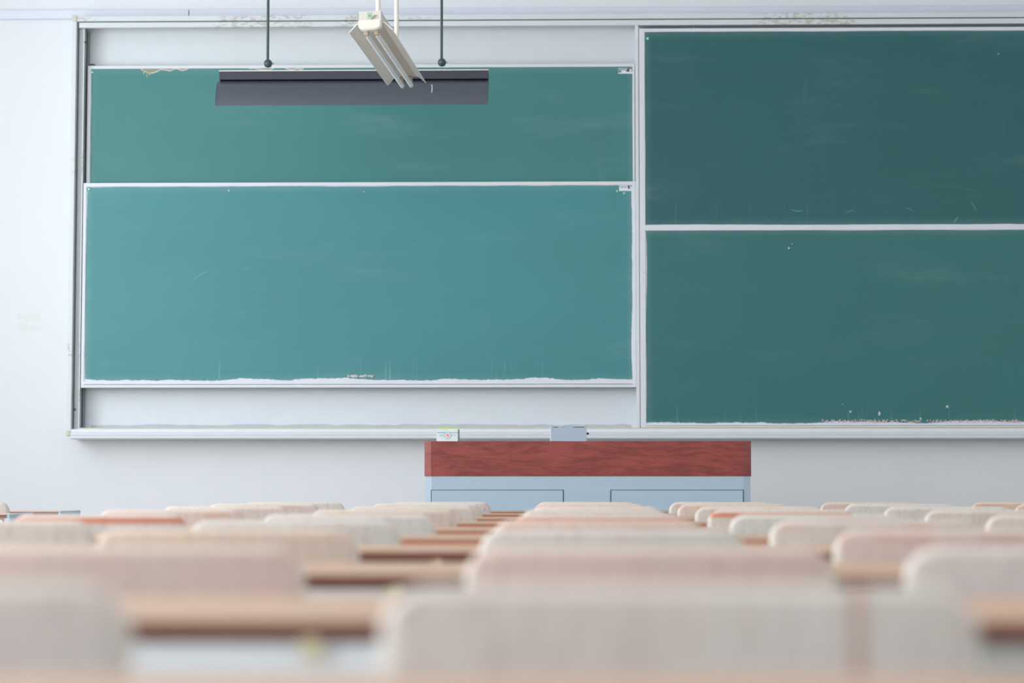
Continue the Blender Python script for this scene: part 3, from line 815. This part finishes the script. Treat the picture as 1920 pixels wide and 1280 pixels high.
# ------------------------------------------------------------------ long desks
DT = EYE - 0.108
M_BRASS = plain('dull_brass', S(216, 206, 172), 0.4, 0.5)
def make_desk(x0, x1, legs, ends, label, bolts=()):
    t = thing('lecture_desk', label, 'desk', (0, 0, 0), 'long lecture desks across the rows')
    ya, yb = 0.30, 0.67; th = 0.018
    b = MB()
    n = 6; tt = 0.003; nose = [(ya + 0.004 - 0.004 * math.sin(math.pi * i / n), DT - tt * i / n) for i in range(n + 1)]
    b.prism([(yb, DT), (ya + 0.03, DT)] + nose + [(ya + 0.02, DT - tt), (ya + 0.02, DT - th), (yb, DT - th)], 'x', x0, x1, M_DESK); b.build('desktop', t, smooth=True)
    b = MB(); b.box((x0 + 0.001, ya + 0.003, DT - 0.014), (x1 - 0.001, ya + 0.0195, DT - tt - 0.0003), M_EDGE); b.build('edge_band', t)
    b = MB(); b.box((x0 + 0.02, ya + 0.012, DT - th - 0.085), (x1 - 0.02, ya + 0.020, DT - th - 0.001), M_PANEL, 0.001)
    b.box((x0 + 0.02, ya + 0.020, DT - th - 0.085), (x1 - 0.02, yb - 0.03, DT - th - 0.079), M_PANEL)
    bb = b.build('book_box', t)
    b = MB(); b.box((x0 + 0.02, yb - 0.03, 0.40), (x1 - 0.02, yb - 0.012, DT - th), M_PANEL); b.build('modesty_panel', t)
    for bx in bolts:
        b = MB(); b.tube([(bx, ya + 0.004, DT - 0.023), (bx, ya + 0.014, DT - 0.023)], 0.010, M_BRASS, 14); b.build('bolt', bb)
    for lxp in legs:
        b = MB(); b.box((lxp - 0.022, ya + 0.16, 0.0), (lxp + 0.022, ya + 0.24, DT - th - 0.09), M_CAST, 0.006)
        b.box((lxp - 0.03, ya + 0.03, 0.0), (lxp + 0.03, yb - 0.02, 0.02), M_CAST, 0.004)
        b.prism([(ya + 0.013, DT - th - 0.002), (ya - 0.006, DT - th - 0.010), (ya - 0.010, DT - th - 0.05), (ya + 0.02, DT - th - 0.10), (ya + 0.16, DT - th - 0.20), (ya + 0.20, DT - th - 0.20),
                 (ya + 0.20, DT - th - 0.088), (ya + 0.013, DT - th - 0.088)], 'x', lxp - 0.026, lxp + 0.026, M_CAST)
        b.build('leg', t)
    for e in ends:
        b = MB(); b.box((e - 0.009, ya + 0.005, 0.05), (e + 0.009, yb, DT + 0.001), M_STEEL, 0.002); b.build('end_panel', t)
    return t
D_LAB = ['long orange-edged desk in front of the front row, nearest the lectern']
for i in range(1, 9): D_LAB.append('long orange-edged desk between the %s and %s seats' % (NAMES[i - 1].replace(' back', ''), NAMES[i].replace(' back', '') if i < 8 else 'nearest row'))
D_LAB.append('blurred tan desk along the bottom edge of the picture, nearest the camera')
MX0, MX1 = -1.46, 3.0
dm = make_desk(MX0, MX1, [-1.30, 0.362, 1.95, 2.85], [MX0, MX1], D_LAB[0], bolts=(-0.2,))
dm.location = (0, YROW[0], 0)
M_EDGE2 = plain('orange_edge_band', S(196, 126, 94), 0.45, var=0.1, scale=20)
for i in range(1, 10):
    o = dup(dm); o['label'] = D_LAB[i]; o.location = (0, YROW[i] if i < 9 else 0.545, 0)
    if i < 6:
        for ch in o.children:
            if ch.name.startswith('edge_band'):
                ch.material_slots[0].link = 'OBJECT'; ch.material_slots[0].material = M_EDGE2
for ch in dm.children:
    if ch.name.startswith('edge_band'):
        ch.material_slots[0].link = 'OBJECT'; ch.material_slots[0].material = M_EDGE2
dl = make_desk(-4.3, -2.045, [-3.9, -2.9], [-4.3, -2.045], 'desk end with grey-blue panel at far left, in front of the front row')
dl.location = (0, YROW[0], 0)
o = dup(dl); o.location = (0, YROW[1], 0); o['label'] = 'desk end with grey-blue panel at far left picture edge, second row'

for o in bpy.data.objects:
    for k in ('_w', '_x0', '_x1', '_z0', '_z1'):
        if k in o: del o[k]
